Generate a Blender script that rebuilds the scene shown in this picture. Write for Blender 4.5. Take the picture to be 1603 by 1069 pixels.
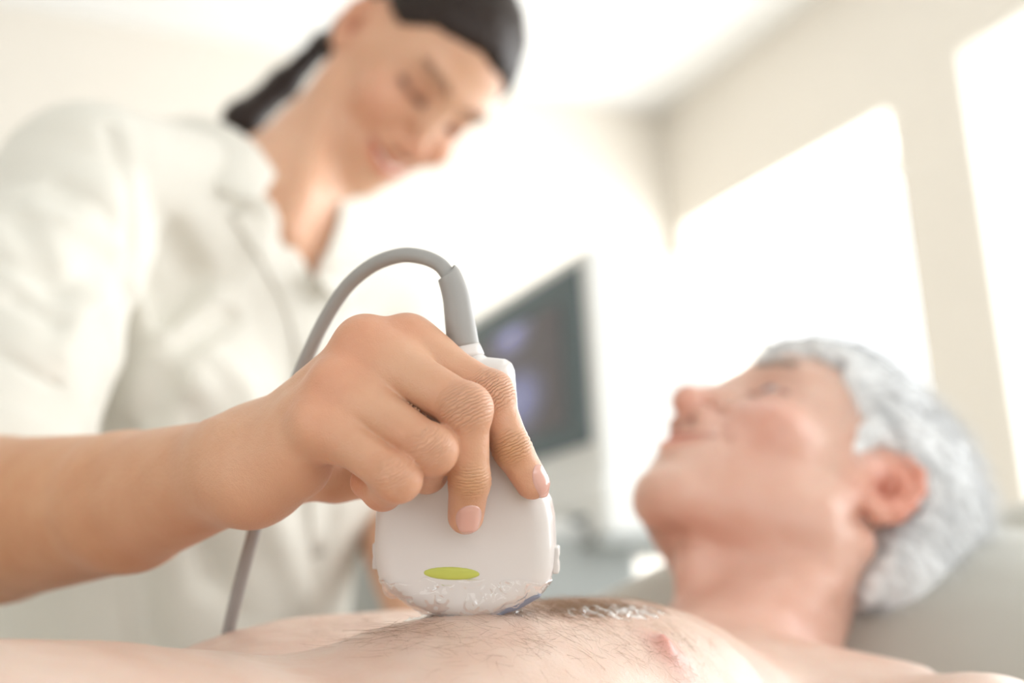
import bpy, math, random
import numpy as np
random.seed(7); RNG = np.random.default_rng(11)
for _o in list(bpy.data.objects): bpy.data.objects.remove(_o)
scn = bpy.context.scene
COL = scn.collection

# ---------------------------------------------------------------- camera
F_PX, CX, CY = 1780.0, 801.5, 534.5
def rx(a): c, s = math.cos(a), math.sin(a); return np.array([[1,0,0],[0,c,-s],[0,s,c]])
def rz(a): c, s = math.cos(a), math.sin(a); return np.array([[c,-s,0],[s,c,0],[0,0,1]])
RAD = math.radians
M = rz(RAD(-26.5)) @ rx(RAD(90+13.5)) @ rz(RAD(-3))
O = np.array([0.0, 0.0, 1.0])
def c(px, py, D):                       # a point at depth D (m) seen near pixel px, py; frame: x right, y up, z to the viewer
    return np.array([(px-CX)/F_PX*D, -(py-CY)/F_PX*D, -D])
def w(p): return O + np.asarray(p) @ M.T  # that frame -> world
def wdir(v): return np.asarray(v, float) @ M.T

from mathutils import Matrix, Vector
cd = bpy.data.cameras.new('camera'); cam = bpy.data.objects.new('camera', cd); COL.objects.link(cam)
mw = Matrix.Identity(4)
for i in range(3):
    for j in range(3): mw[i][j] = M[i][j]
    mw[i][3] = O[i]
cam.matrix_world = mw
cd.sensor_width = 36.0; cd.lens = F_PX/1603*36; cd.clip_start = 0.02; cd.clip_end = 60
cd.dof.use_dof = True; cd.dof.focus_distance = 0.437; cd.dof.aperture_fstop = 3.3; cd.dof.aperture_blades = 0
scn.camera = cam

# ---------------------------------------------------------------- light
scn.view_settings.view_transform = 'Standard'; scn.view_settings.look = 'None'
scn.view_settings.gamma = 1.0; scn.view_settings.use_curve_mapping = False
scn.view_settings.exposure = -1.80
wd = bpy.data.worlds.new('sky'); scn.world = wd; wd.use_nodes = True
bg = wd.node_tree.nodes['Background']; bg.inputs[0].default_value = (0.93, 0.97, 1.0, 1); bg.inputs[1].default_value = 8.0

def area(name, loc, direction, sx, sy, power, color, portal=False):
    ld = bpy.data.lights.new(name, 'AREA'); ld.shape = 'RECTANGLE'; ld.size = sx; ld.size_y = sy
    ld.energy = power; ld.color = color
    if portal: ld.cycles.is_portal = True
    o = bpy.data.objects.new(name, ld); COL.objects.link(o); o.location = loc
    o.rotation_euler = Vector(direction).to_track_quat('-Z', 'Y').to_euler(); return o
# daylight falling in through the east windows; an unseen rear opening and west window are added for fill
WX, BY, CZ, WXL, NY = 1.99, 2.83, 2.55, -2.3, -2.2
area('daylight_window_far', (WX+0.24, 2.26, 1.45), (-1,0,0), 0.95, 1.35, 110, (0.95,0.98,1.0))
area('daylight_window_near', (WX+0.24, 0.55, 1.45), (-1,0,0), 2.1, 1.45, 130, (0.95,0.98,1.0))
area('added_rear_fill', (0.2, NY-0.05, 1.5), (0,1,0.05), 3.0, 1.7, 20, (1.0,0.97,0.93))  # fill lamp, added behind the camera

# ---------------------------------------------------------------- helpers
def finish(o, m=None, parent=None, label=None, category=None, group=None, kind=None):
    COL.objects.link(o)
    if m is not None: o.data.materials.append(m)
    if parent is not None:
        o.parent = parent; o.matrix_parent_inverse = Matrix.Translation(parent.location).inverted()
    for k, v in (('label', label), ('category', category), ('group', group), ('kind', kind)):
        if v: o[k] = v
    return o
def root(name, loc, label, category, group=None):
    o = bpy.data.objects.new(name, None); o.empty_display_size = 0.05; o.location = Vector(loc)
    return finish(o, label=label, category=category, group=group)
def mesh(name, V, Fc, m=None, parent=None, smooth=True, **kw):
    me = bpy.data.meshes.new(name); V = np.asarray(V, np.float32)
    if isinstance(Fc, np.ndarray):
        n, k = Fc.shape
        me.vertices.add(len(V)); me.vertices.foreach_set('co', V.ravel())
        me.loops.add(n*k); me.loops.foreach_set('vertex_index', Fc.astype(np.int32).ravel())
        me.polygons.add(n); me.polygons.foreach_set('loop_start', np.arange(n, dtype=np.int32)*k)
        me.polygons.foreach_set('loop_total', np.full(n, k, np.int32))
        me.update(calc_edges=True)
    else:
        me.from_pydata([tuple(map(float, v)) for v in V], [], Fc)
    if smooth: me.polygons.foreach_set('use_smooth', np.ones(len(me.polygons), bool))
    me.validate()
    return finish(bpy.data.objects.new(name, me), m, parent, **kw)
def color_attr(o, col, name='tint'):
    a = o.data.color_attributes.new(name, 'FLOAT_COLOR', 'POINT')
    cc = np.ones((len(col), 4), np.float32); cc[:, :3] = col; a.data.foreach_set('color', cc.ravel())
def boxes(name, bl, m=None, parent=None, bevel=0.0, **kw):
    V, Fc = [], []
    for (x0,y0,z0,x1,y1,z1) in bl:
        n = len(V)
        V += [(x0,y0,z0),(x1,y0,z0),(x1,y1,z0),(x0,y1,z0),(x0,y0,z1),(x1,y0,z1),(x1,y1,z1),(x0,y1,z1)]
        Fc += [tuple(n+i for i in f) for f in ((0,3,2,1),(4,5,6,7),(0,1,5,4),(1,2,6,5),(2,3,7,6),(3,0,4,7))]
    o = mesh(name, V, Fc, m, parent, smooth=False, **kw)
    if bevel:
        b = o.modifiers.new('bevel', 'BEVEL'); b.width = bevel; b.segments = 3; b.limit_method = 'ANGLE'
    return o
def tube(pts, rad, n=16, caps=True):
    pts = np.asarray(pts, float); N = len(pts); rad = np.broadcast_to(rad, (N,))
    T = np.gradient(pts, axis=0); T /= np.linalg.norm(T, axis=1)[:, None]
    u = np.cross(T[0], [0.3,0.5,0.8]); u /= np.linalg.norm(u); V = []
    an = np.arange(n)*2*np.pi/n
    for i in range(N):
        u = u - T[i]*(u@T[i]); u /= np.linalg.norm(u); v = np.cross(T[i], u)
        V.append(pts[i] + rad[i]*(np.cos(an)[:,None]*u + np.sin(an)[:,None]*v))
    V = np.concatenate(V); Fc = []
    for i in range(N-1):
        for j in range(n):
            k = (j+1) % n; Fc.append((i*n+j, i*n+k, (i+1)*n+k, (i+1)*n+j))
    if caps: Fc.append(tuple(range(n))[::-1]); Fc.append(tuple((N-1)*n+j for j in range(n)))
    return V, Fc
def spline(P, n):                        # Catmull-Rom through P
    P = np.asarray(P, float); P = np.vstack([2*P[0]-P[1], P, 2*P[-1]-P[-2]]); out = []
    m_ = len(P)-3; t = np.linspace(0, m_-1e-6, n); i = t.astype(int); u = (t-i)[:, None]
    a, b, cc, d = P[i], P[i+1], P[i+2], P[i+3]
    return 0.5*((2*b)+(-a+cc)*u+(2*a-5*b+4*cc-d)*u**2+(-a+3*b-3*cc+d)*u**3)

# ---------------------------------------------------------------- signed-distance modelling
def cone(p, a, b, ra, rb):
    a = np.asarray(a, np.float32); ba = np.asarray(b, np.float32)-a; pa = p-a
    t = np.clip(pa@ba/(ba@ba), 0, 1)
    return np.linalg.norm(pa-t[:, None]*ba, axis=1)-(ra+(rb-ra)*t)
def ell(p, ce, r, R=None):
    q = p-np.asarray(ce, np.float32)
    if R is not None: q = q@R
    r = np.asarray(r, np.float32); k0 = np.linalg.norm(q/r, axis=1); k1 = np.linalg.norm(q/(r*r), axis=1)+1e-9
    return k0*(k0-1)/k1
def supe(p, ce, r, e=2.6):
    q = np.abs(p-np.asarray(ce, np.float32))/np.asarray(r, np.float32)
    k0 = (q**e).sum(1)**(1/e); return (k0-1)*min(r)
def smin(a, b, k):
    h = np.maximum(k-np.abs(a-b), 0)/k; return np.minimum(a, b)-h*h*k*0.25
def smax(a, b, k): return -smin(-a, -b, k)
def gauss(p, ce, s): q = p-np.asarray(ce, np.float32); return np.exp(-(q*q).sum(1)/(2*s*s))
def snoise(p, fr, seed=0, oct=3):        # cheap smooth noise, about -1..1
    r = np.random.default_rng(seed); out = 0; amp = 1; tot = 0
    for o in range(oct):
        s = 0
        for k in range(4):
            v = r.normal(size=3); v /= np.linalg.norm(v); v2 = r.normal(size=3)
            s = s+np.sin(p@(v*fr)+r.uniform(0,6)+1.3*np.sin(p@(v2*fr*0.6)+r.uniform(0,6)))
        out = out+amp*s/2.2; tot += amp; amp *= 0.5; fr *= 2.1
    return out/tot
def surf(f, lo, hi, h, B=8, slack=1.25, its=2):
    lo = np.asarray(lo, np.float32); hi = np.asarray(hi, np.float32)
    nb = np.ceil((hi-lo)/(h*B)).astype(int); n = nb*B
    bi = np.stack(np.meshgrid(*[np.arange(k) for k in nb], indexing='ij'), -1).reshape(-1, 3)
    d = f((lo+(bi+0.5)*B*h).astype(np.float32))
    near = np.abs(d) < B*h*0.5*1.7321*slack+h
    G = np.ones(tuple(n+1), np.float32)
    for b_ in bi[(~near) & (d < 0)]:
        G[b_[0]*B:b_[0]*B+B+1, b_[1]*B:b_[1]*B+B+1, b_[2]*B:b_[2]*B+B+1] = -1
    off = np.stack(np.meshgrid(*[np.arange(B+1)]*3, indexing='ij'), -1).reshape(-1, 3)
    nbk = bi[near]
    for s in range(0, len(nbk), 400):
        ii = (nbk[s:s+400, None, :]*B+off[None]).reshape(-1, 3)
        G[ii[:,0], ii[:,1], ii[:,2]] = f((lo+ii*h).astype(np.float32))
    G[0]=G[-1]=1; G[:,0]=G[:,-1]=1; G[:,:,0]=G[:,:,-1]=1
    ins = G < 0
    cnt = np.zeros(tuple(n), np.int8)
    for i in (0,1):
        for j in (0,1):
            for k in (0,1): cnt += ins[i:n[0]+i, j:n[1]+j, k:n[2]+k]
    A = np.argwhere((cnt > 0) & (cnt < 8)); idx = np.full(tuple(n), -1, np.int32)
    idx[A[:,0], A[:,1], A[:,2]] = np.arange(len(A))
    acc = np.zeros((len(A), 3)); num = np.zeros(len(A))
    cor = [(i,j,k) for i in (0,1) for j in (0,1) for k in (0,1)]
    val = {q: G[A[:,0]+q[0], A[:,1]+q[1], A[:,2]+q[2]] for q in cor}
    for q in cor:
        for ax in range(3):
            if q[ax] == 0:
                r = list(q); r[ax] = 1; r = tuple(r); a, b = val[q], val[r]; m_ = (a < 0) != (b < 0)
                t = np.where(m_, a/np.where(m_, a-b, 1), 0); P = np.tile(np.array(q, float), (len(A), 1)); P[:, ax] = t
                acc[m_] += P[m_]; num += m_
    V = (lo+(A+acc/num[:, None])*h).astype(np.float32)
    for _ in range(its):
        d = f(V); e = h*0.5; g = np.empty_like(V)
        for ax in range(3):
            W = V.copy(); W[:, ax] += e; g[:, ax] = (f(W)-d)/e
        st = g*(d/np.maximum((g*g).sum(1), 0.2))[:, None]; L = np.linalg.norm(st, axis=1)
        V -= st*np.minimum(1, h*0.7/np.maximum(L, 1e-9))[:, None]
    Q = []
    for ax in range(3):
        sl0 = [slice(None)]*3; sl1 = [slice(None)]*3; sl0[ax] = slice(0, -1); sl1[ax] = slice(1, None)
        E = np.argwhere(ins[tuple(sl0)] != ins[tuple(sl1)])
        o1, o2 = [a for a in range(3) if a != ax]
        E = E[(E[:,o1] > 0) & (E[:,o2] > 0) & (E[:,o1] < n[o1]) & (E[:,o2] < n[o2])]
        fl = ins[E[:,0], E[:,1], E[:,2]]
        qs = []
        for (da, db) in ((0,0),(1,0),(1,1),(0,1)):
            e_ = E.copy(); e_[:,o1] -= da; e_[:,o2] -= db; qs.append(idx[e_[:,0], e_[:,1], e_[:,2]])
        q = np.stack(qs, 1)
        if ax == 1: fl = ~fl
        q[~fl] = q[~fl][:, ::-1]; Q.append(q)
    return V, np.concatenate(Q)[:, ::-1]

# ---------------------------------------------------------------- materials
def nt(name):
    m = bpy.data.materials.new(name); m.use_nodes = True; t = m.node_tree
    return m, t.nodes, t.links, t.nodes['Principled BSDF']
def mat(name, col, rough=0.5, spec=0.5, noise=0.0, nscale=8.0, bump=0.0, bscale=40.0, sss=0.0, metal=0.0, coat=0.0, trans=0.0, ior=1.45, alpha=1.0, emit=None, sheen=0.0, coords='Object'):
    m, N, L, P = nt(name)
    P.inputs['Base Color'].default_value = (*col, 1); P.inputs['Roughness'].default_value = rough
    P.inputs['Specular IOR Level'].default_value = spec; P.inputs['Metallic'].default_value = metal
    P.inputs['Coat Weight'].default_value = coat; P.inputs['Transmission Weight'].default_value = trans
    P.inputs['IOR'].default_value = ior; P.inputs['Alpha'].default_value = alpha
    P.inputs['Sheen Weight'].default_value = sheen
    if sss: P.inputs['Subsurface Weight'].default_value = sss; P.inputs['Subsurface Radius'].default_value = (1,0.6,0.4); P.inputs['Subsurface Scale'].default_value = 0.004
    if emit: P.inputs['Emission Color'].default_value = (*emit[0],1); P.inputs['Emission Strength'].default_value = emit[1]
    tc = N.new('ShaderNodeTexCoord')
    if noise:
        n = N.new('ShaderNodeTexNoise'); n.inputs['Scale'].default_value = nscale; n.inputs['Detail'].default_value = 4; L.new(tc.outputs[coords], n.inputs['Vector'])
        x = N.new('ShaderNodeMix'); x.data_type = 'RGBA'; L.new(n.outputs[0], x.inputs[0])
        x.inputs[6].default_value = (*[v*(1-noise) for v in col],1); x.inputs[7].default_value = (*[min(1,v*(1+noise)) for v in col],1)
        L.new(x.outputs[2], P.inputs['Base Color'])
    if bump:
        n = N.new('ShaderNodeTexNoise'); n.inputs['Scale'].default_value = bscale; n.inputs['Detail'].default_value = 5; L.new(tc.outputs[coords], n.inputs['Vector'])
        b = N.new('ShaderNodeBump'); b.inputs['Strength'].default_value = 1; b.inputs['Distance'].default_value = bump
        L.new(n.outputs[0], b.inputs['Height']); L.new(b.outputs[0], P.inputs['Normal'])
    return m
def skin(name, col, rough=0.42, spec=0.4, sss=0.25, knuckles=()):
    """skin: colour times the painted-in pigment attribute 'tint', mottling, pores, and crease bands at given joints"""
    m, N, L, P = nt(name)
    P.inputs['Roughness'].default_value = rough; P.inputs['Specular IOR Level'].default_value = spec
    P.inputs['Subsurface Weight'].default_value = sss; P.inputs['Subsurface Radius'].default_value = (1,0.45,0.25); P.inputs['Subsurface Scale'].default_value = 0.003
    tc = N.new('ShaderNodeTexCoord')
    at = N.new('ShaderNodeAttribute'); at.attribute_name = 'tint'
    n1 = N.new('ShaderNodeTexNoise'); n1.inputs['Scale'].default_value = 55; n1.inputs['Detail'].default_value = 5; L.new(tc.outputs['Object'], n1.inputs['Vector'])
    x = N.new('ShaderNodeMix'); x.data_type = 'RGBA'; L.new(n1.outputs[0], x.inputs[0])
    x.inputs[6].default_value = (col[0]*0.93, col[1]*0.84, col[2]*0.80, 1); x.inputs[7].default_value = (min(1,col[0]*1.05), min(1,col[1]*1.13), min(1,col[2]*1.17), 1)
    mu = N.new('ShaderNodeMix'); mu.data_type = 'RGBA'; mu.blend_type = 'MULTIPLY'; mu.inputs[0].default_value = 1
    L.new(x.outputs[2], mu.inputs[6]); L.new(at.outputs['Color'], mu.inputs[7]); L.new(mu.outputs[2], P.inputs['Base Color'])
    v = N.new('ShaderNodeTexVoronoi'); v.inputs['Scale'].default_value = 1500; L.new(tc.outputs['Object'], v.inputs['Vector'])
    n2 = N.new('ShaderNodeTexNoise'); n2.inputs['Scale'].default_value = 420; n2.inputs['Detail'].default_value = 4; L.new(tc.outputs['Object'], n2.inputs['Vector'])
    ad = N.new('ShaderNodeMath'); ad.operation = 'MULTIPLY_ADD'; ad.inputs[1].default_value = 0.35; L.new(v.outputs['Distance'], ad.inputs[0]); L.new(n2.outputs[0], ad.inputs[2])
    h = ad.outputs[0]
    for (cen, axis, rad, fr, amp) in knuckles:
        sb = N.new('ShaderNodeVectorMath'); sb.operation = 'SUBTRACT'; L.new(tc.outputs['Object'], sb.inputs[0]); sb.inputs[1].default_value = tuple(cen)
        dt = N.new('ShaderNodeVectorMath'); dt.operation = 'DOT_PRODUCT'; L.new(sb.outputs[0], dt.inputs[0]); dt.inputs[1].default_value = tuple(axis)
        ds = N.new('ShaderNodeMath'); ds.operation = 'MULTIPLY_ADD'; ds.inputs[1].default_value = 0.0022; L.new(n2.outputs[0], ds.inputs[0]); L.new(dt.outputs['Value'], ds.inputs[2])
        sn = N.new('ShaderNodeMath'); sn.operation = 'MULTIPLY'; L.new(ds.outputs[0], sn.inputs[0]); sn.inputs[1].default_value = fr
        s2 = N.new('ShaderNodeMath'); s2.operation = 'SINE'; L.new(sn.outputs[0], s2.inputs[0])
        s3 = N.new('ShaderNodeMath'); s3.operation = 'ABSOLUTE'; L.new(s2.outputs[0], s3.inputs[0])
        s4 = N.new('ShaderNodeMath'); s4.operation = 'POWER'; L.new(s3.outputs[0], s4.inputs[0]); s4.inputs[1].default_value = 0.35
        ln = N.new('ShaderNodeVectorMath'); ln.operation = 'LENGTH'; L.new(sb.outputs[0], ln.inputs[0])
        mr = N.new('ShaderNodeMapRange'); mr.interpolation_type = 'SMOOTHSTEP'; L.new(ln.outputs['Value'], mr.inputs[0])
        mr.inputs[1].default_value = rad*0.35; mr.inputs[2].default_value = rad; mr.inputs[3].default_value = amp; mr.inputs[4].default_value = 0
        ml = N.new('ShaderNodeMath'); ml.operation = 'MULTIPLY_ADD'; L.new(s4.outputs[0], ml.inputs[0]); L.new(mr.outputs[0], ml.inputs[1]); L.new(h, ml.inputs[2]); h = ml.outputs[0]
    b = N.new('ShaderNodeBump'); b.inputs['Strength'].default_value = 1; b.inputs['Distance'].default_value = 0.00022
    L.new(h, b.inputs['Height']); L.new(b.outputs[0], P.inputs['Normal'])
    return m
# ================================================================ the room
m_wall = mat('wall_paint', (0.79,0.74,0.665), 0.75, 0.2, noise=0.015, nscale=3, bump=0.0004, bscale=120)
m_ceil = mat('ceiling_paint', (0.88,0.88,0.87), 0.8, 0.2, noise=0.01, nscale=2, bump=0.0003, bscale=90)
m_floor = mat('floor_vinyl', (0.55,0.5,0.42), 0.4, 0.4, noise=0.08, nscale=6)
m_white = mat('white_gloss_paint', (0.88,0.89,0.88), 0.35, 0.5, noise=0.01)
T = 0.12
WT = 0.30
def wall_x(name, x0, x1, ya, yb, holes, m):      # wall in a plane of constant x with rectangular openings (y0,y1,z0,z1)
    ys = sorted({ya, yb, *[h[0] for h in holes], *[h[1] for h in holes]}); bl = []
    for a, b in zip(ys[:-1], ys[1:]):
        hh = [h for h in holes if h[0] <= a+1e-6 and h[1] >= b-1e-6]
        if hh: bl += [(x0,a,0,x1,b,hh[0][2]), (x0,a,hh[0][3],x1,b,CZ)]
        else: bl += [(x0,a,0,x1,b,CZ)]
    return boxes(name, bl, m, kind='structure')
W1 = (1.88, 2.765, 0.72, 2.145); W2 = (-0.55, 1.65, 0.72, 2.185)
wall_x('wall_right', WX, WX+WT, NY, BY, [W1, W2], m_wall)
W3 = (-1.2, 0.4, 0.9, 2.15)
wall_x('wall_left', WXL-T, WXL, NY, BY, [W3], m_wall)
boxes('wall_back', [(WXL-T,BY,0,WX+WT,BY+T,CZ)], m_wall, kind='structure')
boxes('wall_front', [(WXL-T,NY-T,0,-1.4,NY,CZ), (1.8,NY-T,0,WX+WT,NY,CZ), (-1.4,NY-T,0,1.8,NY,0.7), (-1.4,NY-T,2.3,1.8,NY,CZ)], m_wall, kind='structure')  # unseen opening in the middle, added to let fill light in
boxes('ceiling', [(WXL-T,NY-T,CZ,WX+WT,BY+T,CZ+0.1)], m_ceil, kind='structure')
boxes('floor', [(WXL-T,NY-T,-0.1,WX+WT,BY+T,0)], m_floor, kind='structure')
boxes('baseboard_back', [(WXL,BY-0.015,0,WX,BY,0.1)], m_white, kind='structure', bevel=0.003)
boxes('baseboard_right', [(WX-0.015,NY,0,WX,BY-0.015,0.1)], m_white, kind='structure', bevel=0.003)

m_glass, N, L, P = nt('window_glass')
N.remove(P); gl = N.new('ShaderNodeBsdfGlossy'); gl.inputs['Roughness'].default_value = 0.02; tr = N.new('ShaderNodeBsdfTransparent'); mx = N.new('ShaderNodeMixShader')
mx.inputs[0].default_value = 0.06; L.new(tr.outputs[0], mx.inputs[1]); L.new(gl.outputs[0], mx.inputs[2]); L.new(mx.outputs[0], N['Material Output'].inputs[0])
def window(name, h, x, s, mull):      # frame, sill and panes in an opening of a constant-x wall; s = outward sign
    y0,y1,z0,z1 = h; r = bpy.data.objects.new(name, None); r.location = (x, (y0+y1)/2, z0); finish(r, kind='structure')
    X0, X1 = sorted((x, x+0.045*s)); t = 0.035
    boxes('window_frame', [(X0,y0,z0,X1,y0+t,z1),(X0,y1-t,z0,X1,y1,z1),(X0,y0+t,z1-t,X1,y1-t,z1),(X0,y0+t,z0,X1,y1-t,z0+t)], m_white, r, bevel=0.003)
    for q in mull: boxes('mullion', [(X0,q-0.02,z0+t,X1,q+0.02,z1-t)], m_white, r, bevel=0.003)
    yy = [y0+t]+[v for q in mull for v in (q-0.02,q+0.02)]+[y1-t]; xm = (X0+X1)/2
    for a, b in zip(yy[::2], yy[1::2]):
        boxes('pane', [(xm-0.002,a,z0+t,xm+0.002,b,z1-t)], m_glass, r)
    si = sorted((x, x-0.24*s)); boxes('window_sill', [(si[0],y0-0.0,z0-0.0,si[1],y1,z0+0.02)], m_white, r, bevel=0.004)
window('window_1', W1, WX+0.245, 1, [])
window('window_2', W2, WX+0.245, 1, [0.55])
window('fill_window', W3, WXL-0.06, -1, [-0.4])  # unseen west window, added for fill light
# ================================================================ the ultrasound probe
UPC = M.T @ np.array([0,0,1.0])
m_probe = mat('probe_plastic', (0.74,0.70,0.67), 0.28, 0.5, noise=0.012, nscale=30, coat=0.25)
m_grey = mat('grey_rubber', (0.36,0.35,0.335), 0.42, 0.45, noise=0.04, nscale=60)
m_green = mat('lime_green_plastic', (0.56,0.60,0.12), 0.35, 0.5, noise=0.03, nscale=300)
m_lens = mat('lens_grey_blue', (0.24,0.25,0.31), 0.3, 0.5, noise=0.03, nscale=40)
PD = 0.459; PS = PD/F_PX
PX0 = 729.0
PC = c(PX0, 780, PD)
_y = RAD(-7); PR = np.array([[math.cos(_y),0,math.sin(_y)],[0,1,0],[-math.sin(_y),0,math.cos(_y)]])   # turned a little about the vertical
def p2probe(p): return (p-PC.astype(np.float32))@PR.astype(np.float32)
def probe2(u, v, t): return PC+PR@np.array([u, v, t])
def pl(px, py): return ((px-PX0)*PS, -(py-780)*PS)
PROF = [(0,552),(24,553),(32,559),(62,562),(71,568),(76,580),(79,620),(82,660),(90,700),(106,735),(124,762),(134,782),(139,805),(141,850),(139,882),(134,903),(118,925),(86,944),(45,958),(0,963)]
poly = [pl(PX0+a, b) for a, b in PROF]+[pl(PX0-a, b) for a, b in PROF[-2:0:-1]]
poly = np.array(spline(poly+[poly[0]], 150)[:-1][:, :2] if False else poly, np.float32)
def poly_sdf(q, P):
    d = np.full(len(q), 1e9, np.float32); s = np.ones(len(q), np.float32); n = len(P)
    for i in range(n):
        a, b = P[i], P[i-1]; e = b-a; ww = q-a; t = np.clip(ww@e/(e@e), 0, 1); bb = ww-t[:,None]*e
        d = np.minimum(d, (bb*bb).sum(1)); c1 = q[:,1] >= a[1]; c2 = q[:,1] < b[1]; c3 = e[0]*ww[:,1] > e[1]*ww[:,0]
        fl = (c1 & c2 & c3) | (~c1 & ~c2 & ~c3); s = np.where(fl, -s, s)
    return s*np.sqrt(d)
def probe_body(p, off=0.0):
    q = p2probe(p); d2 = poly_sdf(q[:, :2], poly)
    v = q[:, 1]; tt = 0.0125-0.0020*np.clip((v-0.01)/0.04, 0, 1)     # the grip is thicker than the scan head
    r = 0.0085; a = d2+r; b = np.abs(q[:,2])-tt+r
    return np.minimum(np.maximum(a, b), 0)+np.hypot(np.maximum(a,0), np.maximum(b,0))-r-off
pr = root('ultrasound_probe', w(probe2(0, -183*PS, 0)), 'white handheld ultrasound probe with lime green oval mark pressed on the bare chest', 'ultrasound probe')
lo, hi = PC-[0.045,0.055,0.03], PC+[0.045,0.07,0.03]
V, Q = surf(probe_body, lo, hi, 0.0009)
mesh('housing', w(V), Q, m_probe, pr)
# scan face: a slightly proud band along the bottom arc
def lens(p):
    q = p2probe(p); d2 = poly_sdf(q[:, :2], poly)-0.0003
    b = np.abs(q[:,2])-0.0095
    d = smax(d2, b, 0.002); return np.maximum(np.maximum(d, q[:,1]+(921-780)*PS), .011-q[:,0])
V, Q = surf(lens, lo, hi, 0.0008); mesh('scan_face', w(V), Q, m_lens, pr, label='dark grey blue scanning face')
def mark(p):
    q = p2probe(p); return ell(q, (*pl(715, 888), 0.0125), (0.0112, 0.00255, 0.0008))
V, Q = surf(mark, w([0,0,0])*0+probe2(*pl(715,888),0.0125)-[.014,.006,.004], probe2(*pl(715,888),0.0125)+[.014,.006,.004], 0.00035)
mesh('oval_mark', w(V), Q, m_green, pr, label='lime green raised oval')
# little ribbed latch tabs on both edges
for sgn in (1, -1):
    cpt = (sgn*0.0366, -(872-780)*PS, 0.0)
    def tab(p, cpt=cpt, sgn=sgn):
        q = p2probe(p)-np.array(cpt, np.float32); k = np.abs(q)-np.array([0.0006, 0.0046, 0.0026], np.float32)
        d = np.linalg.norm(np.maximum(k, 0), axis=1)+np.minimum(k.max(1), 0)-0.0007
        return smax(d, -(np.hypot(q[:,0]-sgn*0.0028, q[:,1])-0.0018), 0.0006)
    V, Q = surf(tab, probe2(*cpt)-.009, probe2(*cpt)+.009, 0.0004); mesh('latch_tab', w(V), Q, m_probe, pr)
# white collar, grey strain relief, cable
axis_top = [c(727,556,0.459), c(724,540,0.459)]
Vt, Ft = tube([c(728.5,560,.459), c(727,552,.459), c(726,546,.459), c(725,541,.459)], [.0078,.0074,.0070,.0066], 28); mesh('collar', w(Vt), Ft, m_probe, pr)
sr = spline([c(725,542,.459), c(720,505,.459), c(714,465,.460), c(704,434,.461), c(700,428,.461)], 26)
Vt, Ft = tube(sr, np.interp(np.linspace(0,1,26), [0,.3,.9,.97,1], [.0066,.0060,.0047,.0045,.0036]), 24); mesh('strain_relief', w(Vt), Ft, m_grey, pr, label='tapered grey rubber sleeve')
cb = spline([c(704,434,.461), c(688,414,.463), c(660,402,.466), c(625,400,.47), c(582,416,.478), c(542,450,.487), c(508,502,.495), c(480,560,.502), c(455,620,.508), c(425,720,.515), c(402,815,.522), c(382,890,.53), c(364,960,.537), c(350,1025,.545), c(338,1100,.552), c(320,1200,.56), c(280,1300,.57)], 120)
Vt, Ft = tube(cb, 0.0031, 20); mesh('cable', w(Vt), Ft, m_grey, pr, label='smooth grey cable looping over the hand')
# ================================================================ the sonographer: right hand and forearm (body is finished further down)
S32 = lambda *a: np.array(a, np.float32)
J = dict(
 W=c(385,728,.474), W2=c(432,688,.482), W3=c(425,680,.468), W4=c(415,705,.460), W5=c(408,752,.458),
 M2=c(638,543,.453), M3=c(574,548,.447), M4=c(538,608,.440), M5=c(507,664,.436),
 P2=c(769,616,.438), D2=c(801,702,.4355), T2=c(833,755,.4375),
 P3=c(730,640,.420), D3=c(735,752,.425), T3=c(729,808,.4335),
 P4=c(677,704,.413), D4=c(667,738,.436), T4=c(655,730,.452),
 P5=c(623,749,.409), D5=c(599,768,.430), T5=c(574,755,.438),
 A1=c(430,728,.486), A2=c(525,742,.497), A3=c(620,740,.503), A4=c(690,715,.500))
def finger(p, m_, a, b, t, rs):
    d = cone(p, J[m_], J[a], rs[0], rs[1]); mid = (J[m_]*0.5+J[a]*0.5)
    d = smin(d, cone(p, J[a], J[b], rs[2], rs[3]), 0.004)
    d = smin(d, cone(p, J[b], J[t], rs[4], rs[5]), 0.003)
    d = smin(d, ell(p, J[a], (rs[1]*1.02,)*3), 0.003)
    return d
FR = {2:(.0100,.0082,.0078,.0072,.0074,.0066), 3:(.0102,.0090,.0085,.0075,.0077,.0069), 4:(.0096,.0084,.0083,.0080,.0080,.0072), 5:(.0090,.0078,.0077,.0072,.0072,.0064)}
nrm = lambda v: np.asarray(v)/np.linalg.norm(v)
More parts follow.
